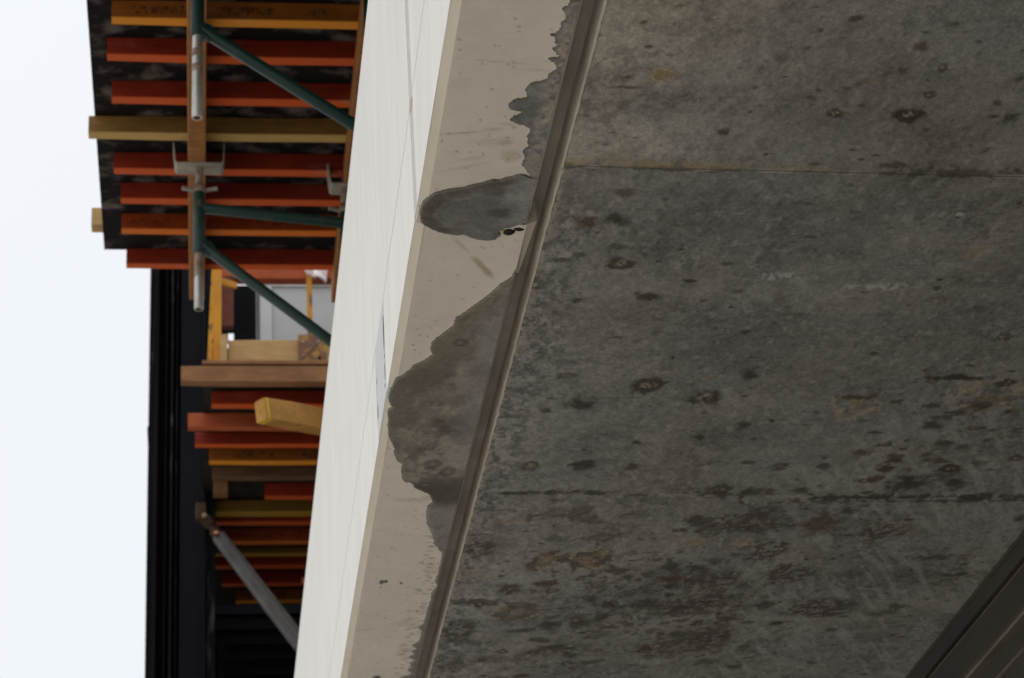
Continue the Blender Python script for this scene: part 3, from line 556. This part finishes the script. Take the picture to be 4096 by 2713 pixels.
def spill(outline, seed, colour, parent, thick=.0035, amp=.0022, back=.6885):
    left = refine(outline, seed, amp=amp)
    left = [(min(x, back - .002), y) for x, y in left]
    right = [(back, left[-1][1]), (back, left[0][1])]
    poly = [left[0]]
    for p in left[1:]:
        if math.hypot(p[0] - poly[-1][0], p[1] - poly[-1][1]) > .0012: poly.append(p)
    poly += [p for p in right if math.hypot(p[0] - poly[-1][0], p[1] - poly[-1][1]) > .0012]
    n = len(poly); P = np.array(poly); A = P - np.roll(P, 1, 0)
    area = (P[:, 0] * np.roll(P[:, 1], -1) - np.roll(P[:, 0], -1) * P[:, 1]).sum(); s = 1 if area > 0 else -1
    D = np.roll(P, -1, 0) - np.roll(P, 1, 0); D /= np.maximum(np.hypot(*D.T), 1e-9)[:, None]
    inner = P + np.stack([-D[:, 1], D[:, 0]], 1) * .0014 * s
    # fine interior points so that the stain colours can follow the real shape
    lo, hi = inner.min(0), inner.max(0); step = .0055
    gx, gy = np.meshgrid(np.arange(lo[0], hi[0], step), np.arange(lo[1], hi[1], step)); q = np.stack([gx.ravel(), gy.ravel()], 1)
    q = q + np.random.RandomState(seed).uniform(-.0012, .0012, q.shape)
    x, y = q.T; inside = np.zeros(len(q), bool)
    for a, b in zip(inner, np.roll(inner, -1, 0)):
        c = (a[1] > y) != (b[1] > y); inside ^= c & (x < (b[0] - a[0]) * (y - a[1]) / (b[1] - a[1] + 1e-12) + a[0])
    q = q[inside]; d = np.min([np.hypot(q[:, 0] - a[0], q[:, 1] - a[1]) for a in inner], 0); q = q[d > step * .5]
    pts = [Vector(p) for p in np.concatenate([inner, q])]
    vv, _, ff, _, _, _ = delaunay_2d_cdt(pts, [(i, (i + 1) % n) for i in range(n)], [], 1, 1e-6)
    vb = np.array([tuple(p) for p in vv])
    dist = np.min([np.hypot(vb[:, 0] - a[0], vb[:, 1] - a[1]) for a in left], 0)
    relief = .0016 * (fbm(vb[:, 0] * 22, vb[:, 1] * 22, 300, 3) - .5) - .0012 * sstep(0, .012, dist)
    co = [(p[0], p[1], 2.5 - thick + .0 + r_) for p, r_ in zip(vb, relief)]; m = len(co)
    ring = [int(np.argmin(np.hypot(vb[:, 0] - a[0], vb[:, 1] - a[1]))) for a in inner]
    co += [(p[0], p[1], 2.5012) for p in P]
    ff = [tuple(t) for t in ff] + [(ring[i], ring[(i + 1) % n], m + (i + 1) % n, m + i) for i in range(n) if ring[i] != ring[(i + 1) % n]]
    o = put('grout_spill', co, ff, 'grout', parent)
    C = colour(vb[:, 0], vb[:, 1], dist); C = np.concatenate([C, np.repeat(np.array([[.12, .105, .085]]), len(P), 0)])
    at = o.data.attributes.new('Col', 'FLOAT_COLOR', 'POINT')
    at.data.foreach_set('color', np.concatenate([np.clip(C, .01, .8), np.ones((len(C), 1))], 1).astype(np.float32).ravel())
    return o

def ringmark(C, X, Y, x, y, rx, ry, n, s=.8):
    r = np.hypot((X - x) / rx, (Y - y) / ry) + (n - .5) * .7
    C = blend(C, (1 - sstep(.7, 1.15, r)) * s, (.085, .072, .055)); return blend(C, (1 - sstep(.25, .5, r)) * s * .8, (.22, .205, .18))

def grey_run(X, Y, d):
    n = fbm(X * 30, Y * 24, 401, 5); m = fbm(X * 90, Y * 70, 411, 3); w = fbm(X * 8, Y * 7, 421, 4)
    C = np.repeat(np.array([[.205, .20, .196]]), len(X), 0) * (1 + .9 * (n - .5) + .7 * (m - .5))[:, None]
    C = blend(C, sstep(.648, .676, X + .03 * (n - .5)) * .85 * sstep(.36, .58, m), (.42, .365, .29))
    C = blend(C, sstep(.52, .7, w) * .5, (.28, .255, .22))
    C = blend(C, (1 - sstep(.0, .006, d)) * .6, (.10, .088, .075))
    return blend(C, (1 - sstep(.0, .012, np.abs(Y - 3.64))) * sstep(.45, .6, n) * .6, (.36, .235, .12))

def dark_tongue(X, Y, d):
    n = fbm(X * 22, Y * 26, 431, 5); m = fbm(X * 80, Y * 60, 441, 3); u = (X - .456) / .235
    C = np.repeat(np.array([[.155, .150, .144]]), len(X), 0)
    C = blend(C, sstep(.62, .95, u + .3 * (n - .5)) * .8, (.27, .262, .25))
    olive = np.maximum(1 - sstep(.012, .034, d + .02 * (n - .5)), 1 - sstep(.12, .26, u + .15 * (n - .5))) * (1 - sstep(.7, .9, u)) * (1 - sstep(4.29, 4.34, Y) * sstep(.2, .4, u))
    C = blend(C, olive * .85, (.098, .086, .062))
    C = blend(C, (1 - sstep(.003, .006, np.abs(d - .036 + .02 * (n - .5)))) * .35 * (1 - sstep(.5, .7, u)), (.24, .235, .22))
    for x, y, rx, ry in ((.60, 4.17, .045, .022), (.615, 4.26, .03, .02)): C = blend(C, (1 - sstep(.4, 1.1, np.hypot((X - x) / rx, (Y - y) / ry) + (n - .5))) * .6, (.09, .08, .066))
    for x, y, rx, ry, th in ((.548, 4.30, .004, .03, -.2), (.53, 4.325, .02, .004, .05)): C = blend(C, (1 - sstep(.5, 1.1, np.hypot((X - x - th * (Y - y)) / rx, (Y - y) / ry))) * .45, (.26, .11, .09))
    C = C * (1.12 + .6 * (n - .5) + .5 * (m - .5))[:, None]
    return blend(C, (1 - sstep(0, .004, d)) * .5, (.30, .28, .25))

def brown_sheet(X, Y, d):
    wx = fbm(X * 12, Y * 9, 451, 4) - .5
    n = fbm(X * 16 + wx * 3, Y * 13 + wx * 4, 461, 5); m = fbm(X * 80, Y * 55, 471, 3); w = fbm(X * 6 + wx * 2, Y * 5, 481, 4)
    C = np.repeat(np.array([[.195, .172, .140]]), len(X), 0) * (1 + 1.0 * (n - .5) + .45 * (m - .5))[:, None]
    C = blend(C, sstep(.60, .69, X + .05 * wx) * .7, (.255, .245, .232))
    C = blend(C, sstep(.50, .58, n) * sstep(5.25, 5.5, Y) * .5, (.30, .268, .222))
    C = blend(C, (1 - sstep(.02, .05, d + .03 * wx)) * (1 - sstep(5.0, 5.2, Y)) * .5, (.23, .19, .115))
    C = blend(C, (1 - sstep(.0, .03, d + .02 * wx)) * sstep(5.0, 5.2, Y) * .55, (.125, .108, .084))
    C = blend(C, (1 - sstep(.38, .47, w)) * .6, (.13, .114, .09))
    # tide lines
    C = blend(C, (1 - sstep(.008, .022, np.abs(n - .52))) * .4 * sstep(5.1, 5.4, Y), (.10, .086, .066))
    band = (1 - sstep(.05, .11, np.abs(Y - 5.73 + .3 * (X - .6)) + .05 * wx)); C = blend(C, band * .85, (.085, .072, .056))
    for q in ((.595, 5.55, .034, .035), (.64, 5.60, .026, .032), (.588, 5.685, .02, .016), (.60, 4.86, .022, .026)): C = ringmark(C, X, Y, *q, n, .75)
    low = sstep(5.80, 5.86, Y); C = blend(C, low * .75, (.27, .255, .235)); C = blend(C, low * sstep(.5, .62, n) * .6, (.13, .115, .1))
    C = blend(C, sstep(6.1, 6.25, Y) * .8, (.17, .155, .135))
    C = C * (1.12 + .55 * (n - .5))[:, None]
    return blend(C, (1 - sstep(0, .003, d)) * .45, (.34, .31, .26))

tag(spill(OUT1, 1, grey_run, fa), 'ragged grey grout run')
tag(spill(OUT2, 2, dark_tongue, fa, .005, .001), 'smooth dark grout tongue')
tag(spill(OUT3, 3, brown_sheet, fb, .005, .0016), 'broad brown-grey grout sheet')
# sealant that fills the groove just past the joint, black rubber end and yellow scrap at the tongue
G().add([(.689, 4.318, 2.5005), (.712, 4.318, 2.510), (.712, 4.318, 2.56), (.689, 4.318, 2.56), (.6885, 4.53, 2.5005), (.702, 4.56, 2.516), (.702, 4.56, 2.56), (.6885, 4.53, 2.56)],
        [(0, 1, 5, 4), (1, 2, 6, 5), (2, 3, 7, 6), (3, 0, 4, 7), (0, 3, 2, 1), (4, 5, 6, 7)]).put('groove_filler', 'chamfer', fb)
def pebble(name, x, y, z, rx, ry, rz, mat, parent, seed):
    r = random.Random(seed); bm = bmesh.new(); bmesh.ops.create_icosphere(bm, subdivisions=2, radius=1)
    for q in bm.verts: q.co = Vector((q.co.x * rx, q.co.y * ry, q.co.z * rz)) * r.uniform(.75, 1.15)
    v = [(x + q.co.x, y + q.co.y, z + q.co.z) for q in bm.verts]; f = [tuple(w.index for w in p.verts) for p in bm.faces]; bm.free()
    return put(name, v, f, mat, parent, True)
pebble('rubber_end', .655, 4.348, 2.4992, .013, .014, .003, 'rubber', fa, 3)
pebble('rubber_end', .674, 4.337, 2.4992, .012, .007, .003, 'rubber', fa, 4)
pebble('yellow_scrap', .641, 4.347, 2.4994, .0035, .007, .002, 'yellow_mark', fa, 5)

# ------------------------------------------------------------------ steel girder under the slab
gd = empty('steel_girder', 2.55, 6, 1.4, 'dark brown steel girder running under the concrete deck slab', 'girder')
box('top_flange', 2.350, 2.86, -24, 40, 2.434, 2.497, 'steel', gd)
box('flange_lip', 2.3465, 2.3498, -24, 40, 2.484, 2.4965, 'steel', gd)
box('recess_shade', 2.372, 2.84, -24, 40, 2.42, 2.4338, 'black', gd)  # black fill in the recess below the flange, shade put into colour
box('recess_edge', 2.3545, 2.3718, -24, 40, 2.4165, 2.4205, 'steel_edge', gd)
box('side_plate', 2.356, 2.84, -24, 40, 2.312, 2.4162, 'steel', gd)
G().add([(2.341, -24, 2.276), (2.337, -24, 2.282), (2.356, -24, 2.3118), (2.84, -24, 2.3118), (2.84, -24, 2.276), (2.341, 40, 2.276), (2.337, 40, 2.282), (2.356, 40, 2.3118), (2.84, 40, 2.3118), (2.84, 40, 2.276)],
        [(0, 1, 6, 5), (1, 2, 7, 6), (2, 3, 8, 7), (3, 4, 9, 8), (4, 0, 5, 9), (0, 4, 3, 2, 1), (5, 6, 7, 8, 9)]).put('longitudinal_rib', 'steel_edge', gd)
box('web', 2.368, 2.82, -24, 40, 1.46, 2.2758, 'steel', gd)
box('web_seam', 2.362, 2.3678, -24, 40, 2.203, 2.212, 'steel_edge', gd)
box('bottom_flange', 2.28, 2.90, -24, 40, 1.40, 1.4595, 'steel', gd)

# ================================================================== near formwork: plywood on joists on stringers on shoring frames
JG = 'joists under the near plywood'
def joist(x0, y, w, h, mat, label, x1=1.7, group=JG, zt=6.2, cat='joist', z0=6.1, name='joist'):
    return timber(name, x0, x1, y, y + w, z0, z0 + h, mat, label=label, group=group, cat=cat)
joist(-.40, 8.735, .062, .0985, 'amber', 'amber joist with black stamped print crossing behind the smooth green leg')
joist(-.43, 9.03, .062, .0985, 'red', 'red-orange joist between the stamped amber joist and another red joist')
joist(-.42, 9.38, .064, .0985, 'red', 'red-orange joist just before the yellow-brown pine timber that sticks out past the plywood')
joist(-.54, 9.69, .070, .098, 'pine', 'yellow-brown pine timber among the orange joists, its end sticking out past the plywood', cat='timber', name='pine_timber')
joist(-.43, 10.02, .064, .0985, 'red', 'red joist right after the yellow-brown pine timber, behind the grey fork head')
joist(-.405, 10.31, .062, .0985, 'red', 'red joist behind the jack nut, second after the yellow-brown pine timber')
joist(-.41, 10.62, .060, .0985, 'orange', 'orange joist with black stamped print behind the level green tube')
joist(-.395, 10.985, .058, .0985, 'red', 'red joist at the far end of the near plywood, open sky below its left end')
tag(box('plywood_sheet', -.512, 6, -3, 11.01, 6.199, 6.218, 'ply'), 'black stained plywood sheet splashed with pale concrete on top of the near joists', 'plywood')
timber('pale_timber', -.572, 1.6, 10.79, 10.875, 6.2182, 6.33, 'pale_pine', label='pale timber lying on the near plywood, only its end showing past the sheet', cat='timber')

def stringer(x0, x1, y0, y1, label, name='stringer'):
    o = G().bar(((x0 + x1) / 2, y0, 6.049), ((x0 + x1) / 2, y1, 6.049), x1 - x0, .1, .004, 8, .0015).put(name, 'stringer')
    return tag(o, label, 'stringer', 'stringers under the joists')
stringer(-.068, .018, -3, 11.2, 'brown timber stringer carried in the grey fork head, green tubes in front of it')
stringer(.693, .78, -3, 11.22, 'brown timber stringer half hidden behind the white fascia panel')

def thread_profile(L, r, pitch=.012):
    p = []; t = 0
    while t < L - pitch: p += [(t, r * .9), (t + pitch * .3, r), (t + pitch * .6, r), (t + pitch * .9, r * .9)]; t += pitch
    return p + [(L, r * .9)]

def jack(x, y, zsleeve, ztop, head, label, zlow=None, thread_low=0, bands=(), head_dx=0, zend=5.223):
    r = empty('screw_jack', x, y, zend if zlow else zsleeve, label, 'screw jack', 'screw jacks in the shoring frames')
    if ztop:
        smooth_by_angle(G().lathe((x, y, zsleeve), (x, y, ztop), thread_profile(ztop - zsleeve, .0195)).put('screw', 'thread', r), 50)
        smooth_by_angle(G().lathe((x, y, zsleeve + .001), (x, y, ztop), [(0, .030), (.008, .033), (.026, .033), (.034, .026), (.05, .024)]).put('nut', 'thread', r))
        z = zsleeve + .018
        for s, L in ((-1, .082), (1, .088)):
            smooth_by_angle(G().lathe((x + s * .03, y, z), (x + s * L, y - .01, z + .006), [(0, .011), (L - .045, .010), (L - .032, .012), (L - .028, .006)], 10).put('nut_handle', 'uhead', r))
    if head:
        hx = x + head_dx; g = G(); t = .006; d = .055; W2, Hh = .118, .118
        prof = [(-W2 - .010, Hh), (-W2, .012), (-W2 + .012, 0), (W2 - .012, 0), (W2, .012), (W2 + .004, Hh)]
        inn = [(-W2 - .010 + t, Hh), (-W2 + t, .014), (-W2 + .014, t), (W2 - .014, t), (W2 - t, .014), (W2 + .004 - t, Hh)]
        n = len(prof); zb = ztop - .006
        v = [(hx + a, y + s * d, zb + b) for s in (-1, 1) for a, b in prof + inn]; f = []
        for i in range(n - 1):
            f += [(i, i + 1, 2 * n + i + 1, 2 * n + i), (n + i, 3 * n + i, 3 * n + i + 1, n + i + 1), (i, n + i, n + i + 1, i + 1), (2 * n + i, 2 * n + i + 1, 3 * n + i + 1, 3 * n + i)]
        f += [(0, 2 * n, 3 * n, n), (n - 1, 2 * n - 1, 4 * n - 1, 3 * n - 1)]
        g.add(v, f).put('fork_head', 'uhead', r)
    if zlow:
        L = zlow - zend; R = .0222
        if thread_low: smooth_by_angle(G().lathe((x, y, zlow), (x, y, zlow - thread_low), thread_profile(thread_low, R)).put('screw_tail', 'thread', r), 50)
        L2 = zlow - thread_low - zend
        smooth_by_angle(G().lathe((x, y, zend + L2), (x, y, zend), [(0, R * .97), (L2 - .003, R), (L2, R * .96), (L2, R * .66), (L2 - .06, R * .64), (L2 - .0605, .0)]).put('tail_tube', 'zinc', r))
        for a, b in bands: smooth_by_angle(G().lathe((x, y, b), (x, y, a), [(0, R), (.003, R * 1.035), (b - a - .003, R * 1.035), (b - a, R)]).put('rust_band', 'thread', r))
    return r

def frame(x, y, ztop, zbot, xr, yr, ledger, diag, mat, label):
    r = empty('scaffold', xr, yr, 2.78, label, 'scaffold', 'green scaffold frames')
    R = .0285
    def pipe(name, a, b, rad=R): return smooth_by_angle(G().lathe(a, b, [(0, rad * .92), (.004, rad), ((Vector(b) - Vector(a)).length - .004, rad), ((Vector(b) - Vector(a)).length, rad * .92)], 20).put(name, mat, r))
    pipe('leg', (x, y, ztop), (x, y, zbot))
    pipe('leg', (xr, yr, ztop - .0), (xr, yr, 2.80))
    box('base_plate', xr - .08, xr + .08, yr - .08, yr + .08, 2.781, 2.799, mat, r)
    pipe('ledger', (x + .012, y, ledger[0]), (xr, yr, ledger[1]), .0265)
    d0, d1 = Vector((x + .008, y, diag[0])), Vector((xr, yr, diag[1])); pipe('diagonal_brace', tuple(d0), tuple(d1), .0265)
    q = d0.lerp(d1, .075)                                              # flattened, welded root of the brace
    G().bar(tuple(d0), tuple(q), .045, .076, .01, 2).put('gusset', mat, r)
    pipe('low_ledger', (xr - .01, yr, 3.2), (xr + .9, yr + .1, 3.2), .0245); pipe('leg', (xr + .9, yr + .1, ztop), (xr + .9, yr + .1, 2.80))
    box('base_plate', xr + .82, xr + .98, yr + .02, yr + .18, 2.781, 2.799, mat, r)
    return r
frame(-.020, 8.18, 5.975, 5.623, .712, 8.30, (5.945, 5.945), (5.665, 5.215), 'green', 'smooth green tube frame whose leg has a plain silver tube end with rust bands')
frame(-.013, 9.843, 5.856, 5.525, .700, 10.02, (5.776, 5.80), (5.575, 5.075), 'green_worn', 'paint-chipped green tube frame below the grey fork head, with level tube and diagonal')
jack(-.020, 8.18, 5.955, 6.0, True, 'plain silver screw jack tail with rusty bands hanging from the smooth green leg', 5.623, 0, ((5.52, 5.557), (5.443, 5.482)))
jack(-.013, 9.843, 5.856, 6.0, True, 'screw jack with wide grey fork head and a threaded tail below the chipped green leg', 5.525, .13)
jack(.712, 8.30, 5.95, 6.0, True, 'screw jack under the half hidden stringer at the smooth green frame', None, head_dx=.026)
jack(.700, 10.02, 5.856, 6.0, True, 'screw jack with its fork head half hidden by the white fascia panel', None, head_dx=.044)
# ================================================================== far formwork deck and what stands on it
FG = 'joists under the far plywood'
timber('edge_beam', -.118, 1.7, 12.39, 12.462, 6.1, 6.2035, 'brown', label='rough brown timber edge beam along the front of the far formwork deck', cat='beam')
def far(x0, y, w, h, mat, label, z0=6.1, x1=1.75): joist(x0, y, w, h, mat, label, x1, FG, z0=z0)
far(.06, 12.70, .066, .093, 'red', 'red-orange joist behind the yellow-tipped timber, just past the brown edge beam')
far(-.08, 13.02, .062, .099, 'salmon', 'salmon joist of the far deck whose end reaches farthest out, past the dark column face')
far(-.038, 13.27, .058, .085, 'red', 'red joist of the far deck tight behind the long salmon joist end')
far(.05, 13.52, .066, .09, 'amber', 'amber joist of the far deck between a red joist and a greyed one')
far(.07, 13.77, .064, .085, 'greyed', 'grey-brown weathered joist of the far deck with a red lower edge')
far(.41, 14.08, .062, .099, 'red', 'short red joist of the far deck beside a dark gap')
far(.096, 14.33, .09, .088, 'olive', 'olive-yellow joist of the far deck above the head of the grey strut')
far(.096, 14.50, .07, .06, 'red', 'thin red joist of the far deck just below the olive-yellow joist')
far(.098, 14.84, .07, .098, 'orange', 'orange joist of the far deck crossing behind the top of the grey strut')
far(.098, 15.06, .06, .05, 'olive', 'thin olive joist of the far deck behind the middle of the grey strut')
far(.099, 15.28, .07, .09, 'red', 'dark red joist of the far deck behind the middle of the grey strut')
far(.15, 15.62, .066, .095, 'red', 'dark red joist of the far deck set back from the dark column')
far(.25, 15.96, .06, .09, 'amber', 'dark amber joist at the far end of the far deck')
tag(box('packing_block', .078, .17, 14.02, 14.10, 6.1, 6.2, 'brown'), 'small grey-brown packing block between far deck joists beside a dark gap', 'block')
tag(box('plywood_sheet', .012, 6, 12.463, 16.3, 6.2035, 6.2225, 'ply_edge'), 'dark plywood sheet on top of the far deck joists', 'plywood')
o = G().bar((.92, 12.3, 6.049), (.92, 16.3, 6.049), .09, .1, .004, 6, .001).put('stringer', 'stringer')
tag(o, 'timber stringer carrying the far deck joists behind the white fascia panel', 'stringer', 'stringers under the joists')
for yy, wh in ((12.7, 'front'), (15.7, 'back')):
    r = empty('shoring_post', .92, yy, 2.78, 'green shoring post under the %s of the far deck' % wh, 'shoring post', 'green shoring posts')
    smooth_by_angle(G().tube((.92, yy, 2.80), (.92, yy, 5.99), .028).put('post', 'green', r)); box('base_plate', .84, 1.0, yy - .08, yy + .08, 2.781, 2.799, 'green', r)
    box('head_plate', .86, .98, yy - .06, yy + .06, 5.985, 5.998, 'uhead', r)
# timber with a yellow painted tip, pushed out under the far deck
yt = empty('yellow_tipped_timber', .34, 12.25, 5.78, 'square timber with yellow painted band at its sawn end under the far deck', 'timber')
a0, a1 = Vector((.338, 12.25, 5.845)), Vector((1.35, 13.05, 6.02)); d = (a1 - a0).normalized()
G().bar(tuple(a0), tuple(a1), .10, .142, .008, 6, .001).put('shaft', 'pine_light', yt)
G().bar(tuple(a0 + d * .014), tuple(a0 + d * .07), .1016, .1436, .008, 1).put('yellow_band', 'yellow_mark', yt)

# things standing on the far deck
tag(timber('ledge_board', .004, 1.6, 12.41, 12.55, 6.2237, 6.2515, 'brown'), 'thin brown board lying along the front of the far deck', 'board')
tag(timber('form_plank', .158, 1.6, 12.50, 12.54, 6.252, 6.432, 'pale_pine'), 'pale plank standing on edge on the far deck as a form side', 'plank')
tag(box('plank_block', .110, .152, 12.47, 12.56, 6.252, 6.452, 'pale_pine'), 'short pale upright block at the end of the pale plank', 'block')
rp = empty('rusty_plate', .65, 12.48, 6.252, 'rusty square steel plate with flaking yellow paint and holes against the pale plank', 'plate')
box('plate', .570, .732, 12.478, 12.488, 6.252, 6.455, 'rust_plate', rp)
for hx, hz in ((.60, 6.405), (.69, 6.405), (.695, 6.30)):
    smooth_by_angle(G().lathe((hx, 12.479, hz), (hx, 12.472, hz), [(0, .010), (.005, .010), (.007, .006)], 12).put('bolt', 'uhead' if hz > 6.35 else 'black', rp))
G().lathe((.575, 12.47, 6.285), (.68, 12.468, 6.385), [(0, .003), (.145, .003)], 6).put('wire', 'alu', rp)
yp = empty('yellow_post', .08, 12.6, 6.2225, 'leaning yellow steel angle post at the front of the far deck', 'post')
G().bar((.092, 12.60, 6.2225), (.099, 12.60, 7.02), .046, .052, .002, 3, upv=(0, 1, 0)).put('flange', 'yellow', yp)
G().bar((.046, 12.585, 6.2225), (.078, 12.585, 7.02), .032, .012, .002, 3, upv=(0, 1, 0)).put('chipped_flange', 'yellow_worn', yp)
G().bar((.10, 12.68, 6.93), (.21, 12.74, 6.925), .02, .045, .002, 2).put('stub_rail', 'yellow', yp)
tag(box('oxide_post', .128, .20, 13.16, 13.22, 6.87, 7.224, 'redpost'), 'dull dark red post hanging from the salmon beam behind the yellow angle post', 'post')
tag(timber('salmon_beam', .10, 1.5, 13.19, 13.275, 7.225, 7.33, 'salmon'), 'sunlit salmon-orange beam raised on posts above the far deck', 'beam')
y2 = empty('thin_yellow_post', .68, 13.2, 6.2225, 'thin chipped yellow post in front of the white panel', 'post')
box('shaft', .662, .694, 13.15, 13.185, 6.2225, 7.2248, 'yellow_worn', y2)
def bag():
    r = random.Random(6); n, m = 9, 6; v, f = [], []
    for s in (0, 1):
        for i in range(n):
            for j in range(m):
                u, w = i / (n - 1), j / (m - 1); x = .632 + .165 * u + (w * .03 if u < .5 else -.012 * w)
                z = 7.292 - .042 * w - w * (.02 + .055 * u) + r.uniform(-.006, .006)
                v.append((x, 13.11 + .03 * math.sin(u * 7) * w + (.035 if s else 0) + r.uniform(-.006, .006), z))
    for s in (0, 1):
        for i in range(n - 1):
            for j in range(m - 1): k = s * n * m + i * m + j; f.append((k, k + 1, k + m + 1, k + m))
    ring = [i * m for i in range(n)] + [(n - 1) * m + j for j in range(1, m)] + [i * m + m - 1 for i in range(n - 2, -1, -1)] + [j for j in range(m - 2, 0, -1)]
    for a, b in zip(ring, ring[1:] + ring[:1]): f.append((a, b, b + n * m, a + n * m))
    return put('plastic_bag', v, f, 'bag', None, False)
tag(bag(), 'crumpled pale plastic bag caught on the thin yellow post', 'bag')
wp = empty('white_panel', .85, 14.0, 6.2225, 'upright white sheet panel behind the yellow posts on the far deck', 'panel')
box('sheet', .385, 1.6, 14.0, 14.03, 6.2225, 7.602, 'white_panel', wp)
box('edge_trim', .395, .466, 13.985, 13.9995, 6.2225, 7.6, 'pale_trim', wp)
box('top_rail', .385, 1.6, 13.985, 14.03, 7.6025, 7.615, 'pale_trim', wp)
box('green_strip', .735, 1.0, 13.975, 14.02, 7.6155, 7.632, 'green_strip', wp)
smooth_by_angle(tag(G().tube((.367, 13.9, 6.2225), (.367, 13.9, 7.62), .009).put('conduit', 'alu'), 'thin grey splashed pipe standing at the edge of the white panel', 'pipe'))
db = G()  # sheet standing in for the unlit interior, its shade put into colour
for q in ((.03, .173, 6.2225, 7.95), (.244, .42, 6.2225, 7.95), (.173, .244, 6.2225, 7.454), (.173, .244, 7.584, 7.95), (.173, .184, 7.503, 7.584), (.222, .244, 7.481, 7.584)): db.box(q[0], q[1], 14.62, 14.65, q[2], q[3])
tag(db.put('dark_backdrop', 'black'), 'black backdrop for the dark interior behind the posts, small gap of white sky in it', 'board')

# ------------------------------------------------------------------ dark steel column, clad wall, strut
col = empty('steel_column', -.12, 14.3, -1.6, 'tall navy black built-up steel column with long upright flanges against the sky', 'column')
CT = 8.6
def upright(name, x0, x1, y0, y1, mat, lean=0, z0=-1.6, z1=CT):
    return G().add([(x0 + lean, y0, z0), (x1 + lean, y0, z0), (x1 + lean, y1, z0), (x0 + lean, y1, z0), (x0, y0, z1), (x1, y0, z1), (x1, y1, z1), (x0, y1, z1)],
                   [(0, 1, 2, 3), (4, 7, 6, 5), (0, 4, 5, 1), (1, 5, 6, 2), (2, 6, 7, 3), (3, 7, 4, 0)]).put(name, mat, col)
upright('back_plate', -.330, .0895, 14.44, 14.47, 'navy')
upright('outer_flange', -.345, -.3305, 14.15, 14.50, 'navy')
upright('outer_face', -.3305, -.285, 14.17, 14.185, 'navy')
upright('rib', -.238, -.226, 14.24, 14.439, 'navy')
upright('rib', -.200, -.187, 14.18, 14.438, 'navy_scuff_lit')
upright('rib', -.165, -.157, 14.22, 14.437, 'navy_scuff_lit')
upright('inner_face', -.135, .012, 14.20, 14.215, 'navy')
upright('inner_flange', .012, .026, 14.17, 14.436, 'navy')
upright('side_plate', -.33, -.31, 14.51, 16.43, 'navy')  # added behind the column to keep left sky light off the far joists
upright('edge_face', .0262, .090, 14.24, 14.255, 'navy_scuff_lit')
box('splice_plate', -.352, -.3452, 14.2, 14.45, 6.62, 6.66, 'navy_scuff_lit', col)
cb = G(); cb.lathe((-.30, 14.16, 7.8), (-.335, 14.15, 6.75), [(0, .006), (1.05, .006)], 6); smooth_by_angle(cb.put('cable', 'navy_scuff_lit', col))
cw_ = empty('clad_wall', 1.0, 16.45, -1.6, 'black wall of horizontal cladding boards behind the grey strut', 'wall')
box('backing', -.05, 2.4, 16.44, 16.5, -1.6, 6.6, 'black', cw_)
for k in range(17):
    z = 6.52 - .118 * (k + 1); G().add([(0, 16.425, z + .004), (0, 16.405, z + .004), (0, 16.43, z + .116), (0, 16.44, z + .116), (2.4, 16.425, z + .004), (2.4, 16.405, z + .004), (2.4, 16.43, z + .116), (2.4, 16.44, z + .116)],
        [(0, 1, 2, 3), (4, 7, 6, 5), (0, 4, 5, 1), (1, 5, 6, 2), (2, 6, 7, 3), (3, 7, 4, 0)]).put('cladding_board', 'navy', cw_)
box('corner_post', .125, .175, 16.34, 16.40, -1.6, 5.95, 'ply_edge', cw_)
st = empty('push_pull_strut', .1, 14.0, 4.0, 'dull grey square strut slanting down from the dark column, rusty clamp at its head', 'strut')
s0, s1 = Vector((.109, 14.0, 5.795)), Vector((1.45, 14.05, 3.90)); d = (s1 - s0).normalized()
upn = Vector((0, 1, 0))
G().bar(tuple(s0), tuple(s1), .098, .08, .012, 4, upv=(0, 1, 0)).put('outer_tube', 'alu', st)
sd_ = d.cross(upn).normalized()
G().bar(tuple(s0 + Vector((0, -.041, 0)) + sd_ * .012), tuple(s1 + Vector((0, -.041, 0)) + sd_ * .012), .018, .012, .004, 4, upv=(0, 1, 0)).put('seam', 'alu', st)
smooth_by_angle(G().lathe(tuple(s0 - d * .13), tuple(s0 + d * .02), thread_profile(.15, .021, .014)).put('screw', 'old_rust', st), 50)
smooth_by_angle(G().lathe(tuple(s0 - d * .05), tuple(s0 + d * .01), [(0, .030), (.006, .036), (.03, .036), (.034, .030), (.055, .044), (.06, .044)], 14).put('collar_nut', 'old_rust', st))
for s in (-1, 1): G().bar(tuple(s0 - d * .17 + upn * .026 * s), tuple(s0 - d * .085 + upn * .026 * s), .062, .012, .006, 2, upv=(0, 1, 0)).put('clevis', 'old_rust', st)
smooth_by_angle(G().lathe(tuple(s0 - d * .15 - upn * .05), tuple(s0 - d * .15 + upn * .05), [(0, .012), (.004, .017), (.012, .017), (.012, .009), (.088, .009), (.088, .017), (.1, .014)], 10).put('pin', 'thread', st))
G().bar(tuple(s0 - d * .19 + Vector((0, .0, -.05))), tuple(s0 - d * .19 + Vector((0, 0, .06))), .07, .075, .006, 2, upv=(0, 1, 0)).put('clamp', 'old_rust', st)
pebble('rust_scab', .098, 13.955, 5.80, .02, .012, .010, 'rust_wood', st, 13)
tag(G().bar((.69, 15.2, 5.955), (1.2, 15.25, 5.98), .05, .05, .01, 3).put('salmon_peg', 'rust_wood'), 'small salmon timber end peeping past the edge of the white fascia panel', 'timber')
